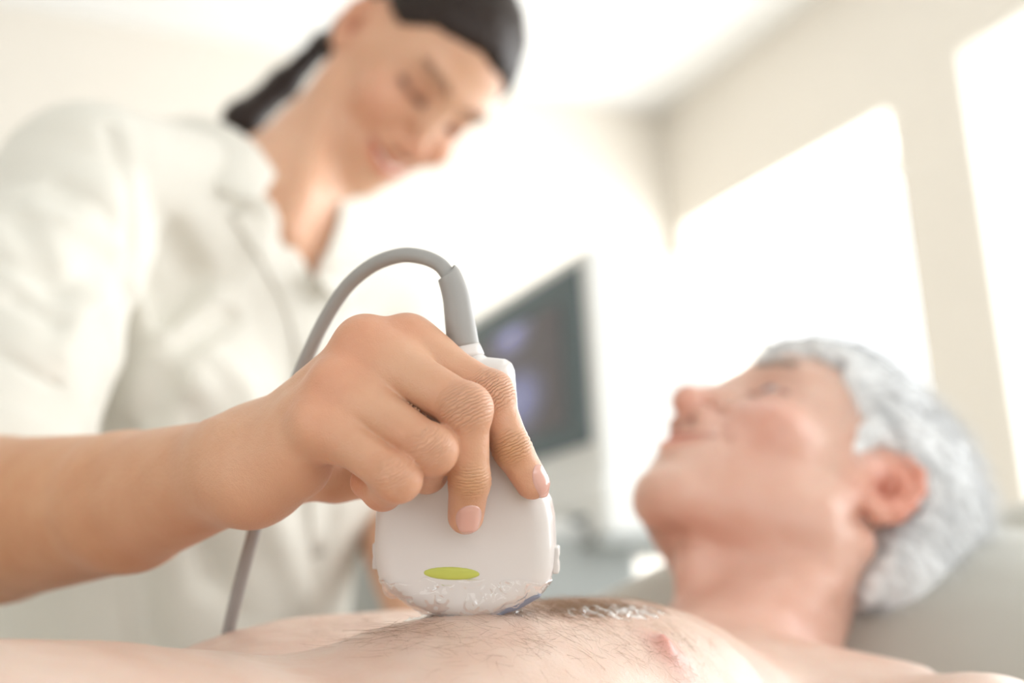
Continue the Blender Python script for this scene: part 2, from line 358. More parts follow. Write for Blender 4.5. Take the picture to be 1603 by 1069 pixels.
def hand(p):
    palm = cone(p, J['W'], J['W2'], .0200, .0120)
    for a, b, ra, rb in (('W2','M2',.0120,.0095), ('W3','M3',.0118,.0100), ('W4','M4',.0135,.0100), ('W5','M5',.0145,.0100)):
        palm = smin(palm, cone(p, J[a], J[b], ra, rb), 0.011)
    for a, b, i, j, k in (('M2','M3','P2','P3',.30), ('M3','M4','P3','P4',.24), ('M4','M5','P4','P5',.22)):
        palm = smin(palm, cone(p, J[a]+np.array([0,-.001,0]), J[b]+np.array([0,-.001,0]), .0092, .0092), 0.008)
        A_ = J[a]*(1-k)+J[i]*k; B_ = J[b]*(1-k)+J[j]*k; palm = smin(palm, cone(p, A_+np.array([0,0,-.002]), B_+np.array([0,0,-.002]), .0078, .0078), 0.008)
    palm = smin(palm, cone(p, c(430,715,.480), c(590,600,.476), .0150, .0120), 0.012)
    palm = smin(palm, cone(p, c(395,765,.466), c(470,732,.452), .0125, .0110), 0.010)
    fore = cone(p, J['W'], c(200,785,.545), .0200, .0325)
    fore = smin(fore, cone(p, c(200,785,.545), c(0,813,.63), .0325, .0445), 0.006)
    fore = smin(fore, cone(p, c(0,813,.63), c(-75,832,.675), .0445, .0430), 0.006)
    palm = smin(palm, fore, 0.016)
    # raised knuckle heads and the hollows between them
    for k, r, off in (('M2',.0076,(0,.0028,.001)), ('M3',.0082,(-.001,.0034,.002)), ('M4',.0076,(-.002,.0030,.0034)), ('M5',.0070,(-.002,.0018,.0042))):
        palm = smin(palm, ell(p, J[k]+np.array(off), (r,)*3), 0.007)
    for a, b, k in ((('M2'),('M3'),.5), (('M3'),('M4'),.5), (('M4'),('M5'),.5)):
        mid = J[a]*.45+J[b]*.55+np.array([-.004,.004,.010]); palm = palm+0.0012*gauss(p, mid, .006)
    # thumb behind the probe
    th = cone(p, J['A1'], J['A2'], .0150, .0115); th = smin(th, cone(p, J['A2'], J['A3'], .0112, .0098), .004); th = smin(th, cone(p, J['A3'], J['A4'], .0098, .0085), .003)
    palm = smin(palm, th, 0.010)
    d = palm; res = palm
    for i in (2,3,4,5):
        fg = finger(p, 'M%d'%i, 'P%d'%i, 'D%d'%i, 'T%d'%i, FR[i])
        res = np.minimum(res, smin(palm, fg, 0.009)) if i == 2 else smin(res, smin(palm, fg, 0.009), 0.0011)
    d = res
    # extensor tendons
    for a, b in (('W2','M2'), ('W3','M3'), ('W4','M4')):
        A_ = J[a]*.55+J[b]*.45; t_ = cone(p, A_+np.array([-.002,.006,.008]), J[b]+np.array([-.001,.0045,.0045]), .0012, .0022)
        d = smin(d, t_, 0.008)
    # folds in the skin over the far joints of the two straight fingers, and heel-of-hand crease
    for k, prv, nxt in (('D3','P3','T3'), ('D2','P2','T2')):
        ax = nrm(J[nxt]-J[prv]); q = (p-J[k].astype(np.float32))
        s = q@ax.astype(np.float32); rr = np.linalg.norm(q, axis=1); msk = np.exp(-(rr/0.011)**4)
        d = d+msk*(0.00035*np.exp(-((s+.0018)/.0005)**2)+0.00042*np.exp(-((s-.0002)/.0005)**2)+0.0003*np.exp(-((s-.0021)/.0005)**2)+0.0002*np.exp(-((s+.0036)/.0004)**2))
    for (a, b, dep, wd_) in ((c(508,733,.425), c(545,752,.42), .0012, .0012), (c(512,716,.424), c(530,740,.42), .0008, .001), (c(470,770,.45), c(395,795,.448), .0006, .002)):
        dd = cone(p, a, b, 0, 0); d = d+dep*np.exp(-(dd/wd_)**2)
    return d
V, Q = surf(hand, c(-110,1010,.72)*np.array([1,1,1])-[.02,.0,.0], np.array([.045,.02,-.395]), 0.00095, B=8)
HAND = (V, Q)
def hand_tint(V):
    col = np.ones((len(V),3), np.float32)
    red = np.zeros(len(V), np.float32)
    for k, s in (('M2',.008),('M3',.010),('M4',.010),('M5',.010)): red += 0.7*gauss(V, J[k]+np.array([0,.006,.006]), s)
    for k in ('P2','P3','P4','P5'): red += 0.55*gauss(V, J[k], .009)
    for k in ('T2','T3'): red += 0.55*gauss(V, J[k], .009)
    red += 1.0*gauss(V, J['T5'], .010)+0.5*gauss(V, J['D5'], .008)
    red = np.clip(red*1.2, 0, 1.3)[:, None]
    col *= 1-red*np.array([0.0, 0.14, 0.17])
    for k in ('D2','D3'): col *= 1-gauss(V, J[k]+np.array([0,.0,.005]), .0045)[:,None]*np.array([.06,.12,.32])
    lum = 1+0.10*snoise(V, 90, 3)[:, None]*np.array([.5,.8,1]); col *= lum
    # forearm browner and darker towards the elbow
    t = np.clip((-V[:,0]-0.10)/0.15, 0, 1)[:,None]; col *= 1-t*np.array([.06,.18,.33])
    return col
kn = []
for k, a, b, rad, fr, amp in (('P3','M3','D3',.0125,2500,3.0), ('P2','M2','D2',.0115,2600,3.2), ('P4','M4','D4',.011,2800,2.3), ('P5','M5','D5',.010,2800,2.0), ('D3','P3','T3',.0095,2600,2.2), ('D2','P2','T2',.0095,2600,2.2)):
    ax = nrm(nrm(J[b]-J[k])+nrm(J[k]-J[a])); kn.append((w(J[k]+np.array([0,0.001,.005])), wdir(ax), rad, fr, amp))
m_skin_w = skin('skin_sonographer', (0.67,0.385,0.245), 0.40, 0.42, 0.22, kn)
woman = root('person', (-0.05,1.25,0.0), 'dark-haired woman in an off-white short-sleeved blouse leaning over and holding the probe', 'person')
# fingernails
m_nail = mat('fingernail', (0.74,0.43,0.36), 0.16, 0.6, coat=0.7, noise=0.03, nscale=200, sss=0.2)
def nail(cen, di, no, L_, W_):
    di = nrm(di); no = np.asarray(no, float); no = nrm(no-di*(no@di)); si = np.cross(di, no); n, m2 = 17, 19
    X, Y = [], []
    for i in range(n):
        for j in range(m2):
            a = -1+2*j/(m2-1); b = -1+2*i/(n-1)
            X.append(a*math.sqrt(1-0.5*b*b)); Y.append(b*math.sqrt(1-0.5*a*a))
    X, Y = np.array(X), np.array(Y); P = cen+np.outer(Y*L_/2, di)+np.outer(X*W_/2, si)+no*.006
    for _ in range(14): P = P-np.outer(hand(P.astype(np.float32))*.8, no)        # laid on the fingertip
    hh = (P-cen)@no; P = P+np.outer(np.maximum(hh, -.0038)-hh, no)
    e = np.maximum(np.abs(X)/np.sqrt(np.maximum(1-.36*0,1)), np.abs(Y)); rim = np.clip((1-np.maximum(np.abs(X)**2*1.35, np.abs(Y)**2*1.35))/.3, 0, 1)
    top = P+np.outer(.00012+.00045*rim**.6+.0004*np.clip(Y,0,1)**2, no); V = np.concatenate([top, P-no*.0012])
    Fc = []
    for lay in (0,1):
        for i in range(n-1):
            for j in range(m2-1):
                q = [lay*n*m2+i*m2+j, lay*n*m2+i*m2+j+1, lay*n*m2+(i+1)*m2+j+1, lay*n*m2+(i+1)*m2+j]
                Fc.append(tuple(q) if lay == 0 else tuple(q[::-1]))
    ring = [j for j in range(m2)]+[i*m2+m2-1 for i in range(1,n)]+[(n-1)*m2+j for j in range(m2-2,-1,-1)]+[i*m2 for i in range(n-2,0,-1)]
    for a, b in zip(ring, ring[1:]+ring[:1]): Fc.append((a, n*m2+a, n*m2+b, b))
    mesh('fingernail', w(V), Fc, m_nail, woman)
_n3 = nrm([.22,.12,1]); nail(J['T3']+_n3*.0069+np.array([0,-.0004,0]), J['T3']-J['D3']+np.array([.0005,0,0]), _n3, .0148, .0098)
_n2 = nrm([.72,.34,.85]); nail(J['T2']+_n2*.0066+nrm(J['T2']-J['D2'])*.0006, J['T2']-J['D2'], _n2, .0134, .0084)
# ================================================================ heads (local frame: x to the person's right, y forward, z up, metres, origin between the eyes' level and ears)
def ear_sdf(qs, ea=25):
    a = RAD(ea); eb = np.array([math.sin(a), -math.cos(a), 0.12]); eb /= np.linalg.norm(eb); ev = nrm(np.array([0.05,-0.12,1.0])-eb*(np.array([0.05,-0.12,1.0])@eb)); en = np.cross(ev, eb); en = en if en[0] > 0 else -en
    R = np.c_[eb, ev, en].astype(np.float32); q = (qs-np.array([.0735,-.010,-.014], np.float32))@R
    d = ell(q, (0.004,0,0), (.0165,.030,.0042))
    P_ = [(-.010,-.004,.001),(-.013,.010,.001),(-.008,.022,.003),(.004,.029,.004),(.015,.023,.0045),(.0195,.009,.0045),(.017,-.006,.004),(.010,-.018,.003),(.0,-.027,.002),(-.006,-.024,.001)]
    for A_, B_ in zip(P_[:-1], P_[1:]): d = smin(d, cone(q, A_, B_, .0034, .0034), .003)
    d = smin(d, cone(q, (-.001,.017,.002), (.011,.006,.003), .0026, .0028), .003); d = smin(d, cone(q, (.011,.006,.003), (.004,-.012,.003), .0028, .0028), .003)
    d = smax(d, -ell(q, (-.001,-.001,.004), (.0085,.0115,.0062)), .003)
    d = smin(d, ell(q, (-.009,-.003,.002), (.003,.005,.004)), .003)
    return d
def head_sdf(q, fem=False, ear=25):
    qs = q.copy(); qs[:,0] = np.abs(qs[:,0])
    d = ell(qs, (0,-.008,.032), (.074,.092,.083))
    d = smin(d, ell(qs, (0,.028,-.02), (.059,.059,.080)), .03)
    d = smin(d, cone(qs, (.055,.002,-.02), (.046 if fem else .050,.008,-.070), .014, .013), .025)
    d = smin(d, cone(qs, (.046 if fem else .050,.008,-.070), (.012,.070,-.103), .013, .016), .028)
    d = smin(d, ell(qs, (0,.03,-.070), (.042,.045,.034)), .03)
    d = smin(d, ell(qs, (.041,.060,-.036), (.022,.021,.019)), .022)
    d = smin(d, cone(qs, (.008,.081,.021), (.042,.068,.022), .0075 if fem else .0095, .0075), .015)
    d = smax(d, -ell(qs, (.033,.098,-.001), (.019,.018,.0135)), .014)
    d = smin(d, ell(qs, (.031,.0675,-.001), (.0138,.0138,.0130)), .004)
    if fem: d = d+.0012*np.exp(-(cone(qs, (.020,.0800,-.0065), (.043,.072,-.005), 0, 0)/.0012)**2)
    else: d = smax(d, -ell(qs, (.031,.082,-.002), (.011,.006,.0009)), .002)
    d = smin(d, cone(qs, (0,.080,.012), (0,.103 if fem else .106,-.034), .0072, .0086), .012)
    d = smin(d, ell(qs, (0,.103 if fem else .106,-.039), (.0095,.0095,.009)), .006)
    d = smin(d, ell(qs, (.0125,.092,-.045), (.0070,.010,.0072)), .006)
    d = smin(d, cone(qs, (0,.082,-.050), (0,.099,-.0435), .0075, .0055), .005); d = smin(d, ell(qs, (.010,.082,-.045), (.0085,.012,.0075)), .006)
    d = smax(d, -ell(qs, (.0068,.094,-.0540), (.0032,.0050,.0028)), .002)
    d = smin(d, ell(qs, (0,.067,-.070), (.034,.026,.025)), .02)
    mw_, mz_ = (.032, -.0615) if fem else (.028, -.0640)
    d = smin(d, cone(qs, (0,.0955,-.0665), (mw_-.002,.079,mz_-.001), .0046, .002), .005)
    d = smin(d, cone(qs, (0,.0945,-.0785), (mw_-.005,.080,mz_-.005), .0056, .002), .005)
    d = smax(d, -cone(qs, (0,.0995,-.0720), (mw_+.002,.081,mz_), .0034 if fem else .0012, .0012), .003)
    d = smin(d, ell(qs, (0,.077,-.106), (.017,.016,.0145)), .015)
    for A_, B_, dep in (((.019,.091,-.044),(.036,.078,-.068),.0026),((.036,.078,-.068),(.037,.072,-.082),.0010)):
        d = d+dep*np.exp(-(cone(qs, A_, B_, 0, 0)/.0035)**2)
    if not fem:
        d = d+.0008*np.exp(-((qs[:,2]-.045)/.0012)**2)*(qs[:,1] > .03)+.0007*np.exp(-((qs[:,2]-.054)/.0012)**2)*(qs[:,1] > .03)
        for k in range(3): d = d+.0010*np.exp(-(cone(qs, (.047,.066,-.002), (.066,.045,.010-.013*k), 0, 0)/.0018)**2)
    return smin(d, ear_sdf(qs, ear), .003)

def head_tint(q, col, fem):
    qs = q.copy(); qs[:,0] = np.abs(qs[:,0]); ms = (q[:,1] > -.2)
    def put(mask, mul): col[:] = col*(1-mask[:,None]*(1-np.array(mul)))
    put(np.clip(gauss(qs, (.045,.072,-.038), .020), 0, 1)*(.6 if fem else .75), (1.0,.74,.72))
    put(np.clip(gauss(q, (0,.108,-.042), .013), 0, 1)*.7, (1.0,.72,.68))
    lip = np.exp(-(np.minimum(cone(qs,(0,.0985,-.0675),(.025,.084,-.0665),0,0), cone(qs,(0,.099,-.078),(.022,.086,-.0725),0,0))/.0048)**4)
    put(lip, (.98,.62,.62) if fem else (.92,.66,.62))
    put(np.exp(-(cone(qs,(0,.0995,-.0720),(.031,.082,-.0625) if fem else (.028,.085,-.0665),0,0)/.0022)**2), (.35,.15,.15))  # mouth line darkened, its shade put into the tint
    er = np.clip(gauss(qs, (.083,-.022,-.012), .026)*1.3, 0, 1)*(qs[:,0] > .066)
    put(er*(.4 if fem else .95), (1.0,.66,.60))
    put(gauss(qs,(.033,.08,.001),.012)*(.45 if fem else .6), (.70,.52,.47))  # eye sockets darkened, shade painted into the tint
    put(np.exp(-((qs-np.array([.0072,.096,-.0515],np.float32))**2).sum(1)/.0045**2), (.35,.18,.16)); put(np.exp(-((qs-np.array([.0745,-.008,-.016],np.float32))**2).sum(1)/.008**2), (.6,.4,.35))  # painted shade inside the nostrils and ear holes
    if not fem: put(np.exp(-(cone(qs,(.019,.082,-.003),(.044,.072,-.003),0,0)/.0030)**4), (.35,.25,.22))
    if fem: put(np.exp(-(cone(qs,(.019,.0815,-.0070),(.046,.071,-.004),0,0)/.0042)**4), (.10,.07,.07))
    return col

def strands(name, P0, D0, sdf, length, r, m, parent, seg=6, lift=0.0003, curl=0.3, grav=None, seed=1, **kw):
    """thin tapering hairs laid along a surface; all of them one countless part"""
    rg = np.random.default_rng(seed); n = len(P0); P = P0.astype(np.float32); D_ = D0/np.linalg.norm(D0, axis=1)[:,None]
    Ls = length*rg.uniform(.55, 1.15, n)/seg; pts = [P]; lf = lift*rg.uniform(.3, 2.2, n)
    bend = rg.normal(size=(n,3))*curl
    for s in range(seg):
        D_ = D_+bend*0.35; D_ /= np.linalg.norm(D_, axis=1)[:,None]
        Pn = P+D_*Ls[:,None]; e = .0006
        d = sdf(Pn.astype(np.float32)); g = np.stack([(sdf((Pn+np.eye(3)[k]*e).astype(np.float32))-d)/e for k in range(3)], 1); g /= np.linalg.norm(g, axis=1)[:,None]+1e-6
        want = lf*(1+s*0.9); Pn = Pn+g*np.clip(want-d, -.004, .004)[:,None]
        D_ = Pn-P; D_ = D_-g*(D_*g).sum(1)[:,None]*0.6; D_ /= np.linalg.norm(D_, axis=1)[:,None]+1e-9
        P = Pn; pts.append(P)
    pts = np.stack(pts, 1)                               # n, seg+1, 3
    T = np.gradient(pts, axis=1); T /= np.linalg.norm(T, axis=2)[..., None]+1e-9
    u = np.cross(T, np.array([.3,.5,.8])); u /= np.linalg.norm(u, axis=2)[..., None]+1e-9; v = np.cross(T, u)
    rr = r*np.linspace(1, .25, seg+1)[None,:,None]*rg.uniform(.7,1.3,(n,1,1))
    V = np.stack([pts+rr*(math.cos(a)*u+math.sin(a)*v) for a in (0, 2.094, 4.189)], 2)   # n,seg+1,3,3
    idx = np.arange(n*(seg+1)*3).reshape(n, seg+1, 3); Q = []
    for k in range(3): k2 = (k+1) % 3; Q.append(np.stack([idx[:,:-1,k], idx[:,:-1,k2], idx[:,1:,k2], idx[:,1:,k]], -1).reshape(-1,4))
    o = mesh(name, w(V.reshape(-1,3)), np.concatenate(Q), m, parent, kind='stuff', **kw)
    return o

# ================================================================ the patient
up_ = UPC; fw_ = np.array([0,0,-1.0])-up_*(np.array([0,0,-1.0])@up_); fw_ /= np.linalg.norm(fw_); rt_ = np.cross(fw_, up_)
BA = .673*rt_+.74*fw_; BB = .74*rt_-.673*fw_
BF = np.c_[BA, BB, up_].astype(np.float32)
_n = c(1040, 949, .50); BO = _n-.1*BB                      # body frame: s towards the head, l towards his left, h up
def b2c(s, l, h): return BO+s*BA+l*BB+h*up_
def tob(p): return (p-BO.astype(np.float32))@BF
HM_R = np.array([[-0.555,-0.604,0.572],[-0.357,0.794,0.492],[-0.752,0.069,-0.656]]); HM_t = np.array([.203,-.106,-.797])
_u, _s, _v = np.linalg.svd(HM_R); HM_R = _u@_v
def tohm(p): return (p-HM_t.astype(np.float32))@HM_R.astype(np.float32)
def hm2c(x, y, z): return HM_t+HM_R@np.array([x,y,z])
NIP = (.0, .102, -.022)
def man(p):
    b = tob(p)
    bs = b.copy(); bs[:,1] = np.abs(bs[:,1])
    d = supe(b, (-.13,0,-.116), (.36,.158,.104), 2.3)
    d = smin(d, ell(b, (-.27,.0,-.092), (.16,.125,.0915)), .03)
    d = smin(d, ell(bs, (-.085,.060,-.062), (.085,.078,.064)), .02)
    d = smin(d, ell(bs, (.0,.062,-.050), (.095,.068,.0545)), .03)
    d = smin(d, cone(bs, (.13,.02,-.050), (.13,.155,-.080), .032, .040), .05)        # shoulder girdle
    d = smin(d, cone(bs, (.145,.015,-.026), (.150,.140,-.048), .010, .010), .02)     # collar bones
    d = smin(d, ell(bs, (.105,.190,-.092), (.060,.052,.056)), .02)                  # deltoid
    d = smin(d, cone(bs, (.09,.205,-.102), (-.16,.235,-.125), .046, .038), .02)
    d = smin(d, cone(bs, (-.16,.235,-.125), (-.36,.20,-.16), .038, .028), .015)
    # neck
    hb = hm2c(0,-.022,-.055); nb = b2c(.175,.010,-.060)
    d = smin(d, cone(p, hb, nb, .049, .056), .03)
    d = smin(d, cone(p, hm2c(-.058,-.022,-.055), b2c(.150,.022,-.028), .011, .010), .025)
    q = tohm(p)
    near = np.linalg.norm(q-np.array([0,0,-.01], np.float32), axis=1)
    dh = near-.10
    mk = near < .20
    if mk.any(): dh[mk] = head_sdf(q[mk], False)
    d = smin(d, dh, .016)
    # larynx
    d = smin(d, ell(p, hm2c(0,.030,-.125), (.011,.011,.013)), .02)
    # nipple and areola, sternum groove, dimples
    for sl in (1,-1):
        n_ = (NIP[0], sl*NIP[1], NIP[2]); r2 = (b[:,0]-n_[0])**2+(b[:,1]-n_[1])**2
        top = b[:,2] > -.06
        d = d-top*(.0012*np.exp(-(r2/.0105**2)**2)+.0026*np.exp(-(r2/.0038**2)**1.5))
    d = d+0.0005*snoise(p, 160, 5, 2)*(b[:,2] > -.06)
    # shallow skin folds beside the probe (pressed flesh)
    for (s0,l0,s1,l1,dep) in ((-.10,.035,-.02,.03,.0016), (-.13,.06,-.10,.11,.0012), (-.06,.10,-.16,.13,.0010)):
        d = d+dep*np.exp(-(cone(b, (s0,l0,.0), (s1,l1,-.004), 0, 0)/.009)**2)
    return d
lo = np.array([-.44,-.36,-.93]); hi = np.array([.46,.06,-.10])
def hit(px, py, t0=.30, t1=.9):           # where sight lines from the photograph's viewpoint first meet the body
    dr = np.stack([(np.asarray(px)-CX)/F_PX, -(np.asarray(py)-CY)/F_PX, -np.ones(len(px))], 1).astype(np.float32); t = np.full(len(px), t0, np.float32)
    for _ in range(70): t = t+np.clip(man(dr*t[:,None]), -.01, .03)*.8
    P = dr*t[:,None]; return P[(np.abs(man(P)) < .002)]
_h = tob(hit([1043],[1021]))[0]; NIP = tuple(float(v) for v in _h); print('nipple', NIP)
V, Q = surf(man, lo, hi, 0.0022, B=8)
m_skin_m = skin('skin_patient', (0.74,0.55,0.45), 0.34, 0.4, 0.25)
patient = root('person', w(b2c(-.13,0,-.22)), 'bare-chested man with short white hair lying on his back looking up', 'person')
body_m = mesh('body', w(V), Q, m_skin_m, patient)
b_ = tob(V); q_ = tohm(V); col = np.ones((len(V),3), np.float32)
hd = np.clip(1-(np.linalg.norm(q_-np.array([0,0,-.03],np.float32), axis=1)-.13)/.09, 0, 1)[:,None]
col = col*(1-hd*np.array([.03,.15,.19]))
nk = np.clip(gauss(V, hm2c(0,-.02,-.14), .07), 0, 1)[:,None]; col = col*(1-nk*np.array([0,.15,.17]))
hn = np.linalg.norm(q_, axis=1) < .17; col[hn] = head_tint(q_[hn], col[hn], False)
for sl in (1,-1):
    r2 = (b_[:,0]-NIP[0])**2+(b_[:,1]-sl*NIP[1])**2; ok = b_[:,2] > -.06
    mk = (np.exp(-(r2/.0105**2)**1.5)*ok)[:,None]; col = col*(1-mk*np.array([.05,.26,.26])); mk = (np.exp(-(r2/.005**2))*ok)[:,None]; col = col*(1-mk*np.array([.04,.22,.22]))
col *= 1+.07*snoise(V, 60, 9)[:,None]*np.array([.3,.8,1])
color_attr(body_m, col)

# hair of the head
m_whair, N, L, P = nt('white_hair'); P.inputs['Roughness'].default_value = .45; P.inputs['Specular IOR Level'].default_value = .5
at = N.new('ShaderNodeAttribute'); at.attribute_name = 'tint'; L.new(at.outputs['Color'], P.inputs['Base Color'])
hpoly = np.array([(.080,.060),(.11,.10),(.05,.18),(-.2,.18),(-.2,-.04),(-.09,-.064),(-.050,-.066),(-.036,-.042),(-.032,.004),(-.012,.022),(.010,.010),(.014,-.018),(.024,-.018),(.030,.015),(.050,.034),(.064,.050)], np.float32)
def cap(q, thick, poly_=hpoly):
    qs = q.copy(); qs[:,0] = np.abs(qs[:,0])
    d = ell(qs, (0,-.008,.032), (.074+thick*.75,.092+thick*1.15,.083+thick))
    d = smin(d, cone(qs, (.030,-.055,-.035), (.022,-.060,-.075), .035, .026), .03)
    return d
def man_hair(p):
    q = tohm(p); d = cap(q, .0125)-.016*np.clip(-q[:,1]/.09,0,1)+.0016*snoise(q*np.array([1.6,.7,1.4],np.float32), 190, 21, 3)
    return smax(d, poly_sdf(np.ascontiguousarray(q[:,1:3]), hpoly)+.0045*snoise(q, 140, 22, 2), .012)
V, Q = surf(man_hair, HM_t-.16, HM_t+.17, .0024)
hair = mesh('hair', w(V), Q, m_whair, patient)
q = tohm(V); tt = .5+.5*snoise(q*np.array([2.2,.45,1.6],np.float32), 130, 4, 3); tt = np.clip(tt*1.9-.15+.30*np.clip(-q[:,1]/.08,-.15,1), 0, 1)[:,None]
hcol = (1-tt)*np.array([.42,.43,.44])+tt*np.array([.92,.93,.93])
hcol = hcol*(1-.1*np.clip(gauss(q,(0,.07,.085),.03),0,1)[:,None]); color_attr(hair, hcol)
rg = np.random.default_rng(5); sel = rg.choice(len(V), 5200); P0 = V[sel]-0.0
qd = tohm(P0); dl = np.stack([np.sign(qd[:,0])*.10+rg.normal(size=len(P0))*.22, -1.0+0*qd[:,0], np.where(qd[:,1] > 0, .35, -.55)+rg.normal(size=len(P0))*.2], 1)
st = strands('hair_strand_mass', P0, dl@HM_R.T, man_hair, .032, .00030, m_whair, patient, seg=5, lift=.0018, curl=.45, seed=8)
sc_ = np.repeat((.55+.4*rg.random(len(P0)))[:,None]*np.array([.98,.99,1.0]), 18, axis=0); color_attr(st, sc_)
m_brow = mat('grey_brow_hair', (.42,.36,.31), .6)
def facing_strands(name, A_, B_, n, L0, r, m, sd, R_, t_, dirl, parent, spread=.004):
    rg = np.random.default_rng(sd); Ps, Ds = [], []
    for s in (1,-1):
        for k in range(n):
            u = rg.random(); q = np.array(A_)*(1-u)+np.array(B_)*u+rg.normal(size=3)*np.array([.001,.001,spread*.5]); q[0] *= s
            Ps.append(t_+R_@q); Ds.append(R_@(np.array([dirl[0]*s, dirl[1], dirl[2]])+rg.normal(size=3)*.25))
    return strands(name, np.array(Ps), np.array(Ds), (man if R_ is HM_R else woman_head), L0, r, m, parent, seg=3, lift=.0006, curl=.2, seed=sd)
facing_strands('eyebrow', (.014,.092,.022), (.040,.078,.024), 150, .008, .00028, m_brow, 3, HM_R, HM_t, (.8,-.3,.4), patient)
# eyes
m_eye = mat('eye', (.50,.45,.42), .15, .5, coat=1.0); m_iris = mat('iris', (.10,.13,.16), .15, .5, coat=1.0)
def eyes(R_, t_, parent, tilt=0.0):
    for s in (1,-1):
        cen = np.array([.031*s,.0675,-.001])
        f = lambda p, cen=cen: ell((p-t_.astype(np.float32))@R_.astype(np.float32), cen, (.0128,.0128,.0122))
        cc = t_+R_@cen; V, Q = surf(f, cc-.016, cc+.016, .0016); e_ = mesh('eye', w(V), Q, m_eye, parent)
        g = lambda p, cen=cen: np.maximum(ell((p-t_.astype(np.float32))@R_.astype(np.float32), cen+np.array([0,.0006,0]), (.0128,.0128,.0122)), np.linalg.norm(((p-t_.astype(np.float32))@R_.astype(np.float32)-(cen+np.array([0,.0125,tilt])))*np.array([1,.6,1]), axis=1)-.0056)
        V, Q = surf(g, cc-.016, cc+.016, .0009); mesh('iris', w(V), Q, m_iris, e_)
eyes(HM_R, HM_t, patient)

# chest hair, drawn down wet by the gel
m_chair = mat('chest_hair', (.33,.19,.10), .45, .5)
rg = np.random.default_rng(12)
def chest_pts(n, s0, s1, l0, l1, fall=None):
    P = []
    ss = rg.normal((s0+s1)/2, (s1-s0)/3.2, n); ll = rg.normal((l0+l1)/2, (l1-l0)/3.2, n)
    p = np.array([b2c(a, b, .02) for a, b in zip(ss, ll)], np.float32)
    for _ in range(10): d = man(p); p = p-(d[:,None]*.85*up_).astype(np.float32)
    return p
def px_pts(n, x, y, sx_, sy_): return hit(rg.normal(x, sx_, n), rg.normal(y, sy_, n))
P0 = np.concatenate([px_pts(2000, 920, 952, 62, 9), px_pts(300, 590, 980, 60, 12), px_pts(260, 940, 985, 90, 22), px_pts(150, 1045, 1020, 45, 28), px_pts(160, 760, 1000, 120, 25)])
bb = tob(P0); dl = np.stack([-.8+rg.normal(size=len(P0))*.55, -.35*np.sign(bb[:,1])+rg.normal(size=len(P0))*.55, rg.normal(size=len(P0))*.2], 1)
strands('chest_hair', P0, dl@BF.T, man, .012, .000038, m_chair, patient, seg=6, lift=.0003, curl=.45, seed=9)
# ================================================================ gel, pillow, bed, machine
m_gel, N, L, P = nt('clear_gel'); N.remove(P)
lw = N.new('ShaderNodeLayerWeight'); lw.inputs['Blend'].default_value = .32; gs = N.new('ShaderNodeBsdfGlossy'); gs.inputs['Roughness'].default_value = .07; gs.inputs['Color'].default_value = (.95,.96,.97,1)
rf = N.new('ShaderNodeBsdfRefraction'); rf.inputs['IOR'].default_value = 1.12; rf.inputs['Roughness'].default_value = .0; ts = N.new('ShaderNodeBsdfTransparent'); m1 = N.new('ShaderNodeMixShader'); m1.inputs[0].default_value = .12
m2 = N.new('ShaderNodeMixShader'); mm = N.new('ShaderNodeMath'); mm.operation = 'MULTIPLY'; mm.inputs[1].default_value = .55; L.new(lw.outputs['Fresnel'], mm.inputs[0])
L.new(ts.outputs[0], m1.inputs[1]); L.new(rf.outputs[0], m1.inputs[2]); L.new(mm.outputs[0], m2.inputs[0]); L.new(m1.outputs[0], m2.inputs[1]); L.new(gs.outputs[0], m2.inputs[2]); L.new(m2.outputs[0], N['Material Output'].inputs[0])
gel = root('gel_smear', w(probe2(0,-180*PS,0)), 'clear shiny ultrasound gel smeared around the probe tip and over the chest hair', 'gel')
gel['kind'] = 'stuff'
def gel_probe(p):
    q = p2probe(p); lim = -(905-780)*PS+.0030*snoise(p, 260, 31, 2)+.0015
    th = .0004+.0016*np.clip(snoise(p, 480, 33, 2), -.3, 1)
    for (x, y, r) in ((772,915,.0022),(800,905,.0022),(700,925,.0018),(650,930,.0018),(745,935,.002),(612,915,.0016)):
        u, v = pl(x, y); rr = np.hypot(q[:,0]-u, q[:,1]-v); th = th+.0010*np.exp(-((rr-r)/.0007)**2)
    return smax(probe_body(p)-th, q[:,1]-lim, .0012)
V, Q = surf(gel_probe, probe2(0,-150*PS,0)-[.043,.024,.024], probe2(0,-150*PS,0)+[.043,.024,.024], .0009)
mesh('probe_film', w(V), Q, m_gel, gel)
_g = tob(hit([905,1010],[957,958])); GC = _g.mean(0).astype(np.float32); GA = nrm(_g[1]-_g[0]).astype(np.float32); GB = np.cross([0,0,1], GA).astype(np.float32); print('gel', _g)
def gel_chest(p):
    b = tob(p); d = man(p)
    m1 = np.exp(-((((b-GC)@GA)/.036)**2+(((b-GC)@GB)/.010)**2)**1.5)
    pc = tob(probe2(0,-178*PS,0)[None].astype(np.float32))[0]; q = p2probe(p); m2 = np.exp(-((q[:,0]/.030)**2+(q[:,2]/.013)**2)**2)
    th = -.0014+np.maximum(m1,m2)*(.0021+.0016*snoise(p, 900, 41, 3))
    return d-th
gb = b2c(-.03,.05,0)
V, Q = surf(gel_chest, gb-[.11,.035,.11], gb+[.11,.03,.11], .0011)
mesh('chest_smear', w(V), Q, m_gel, gel)

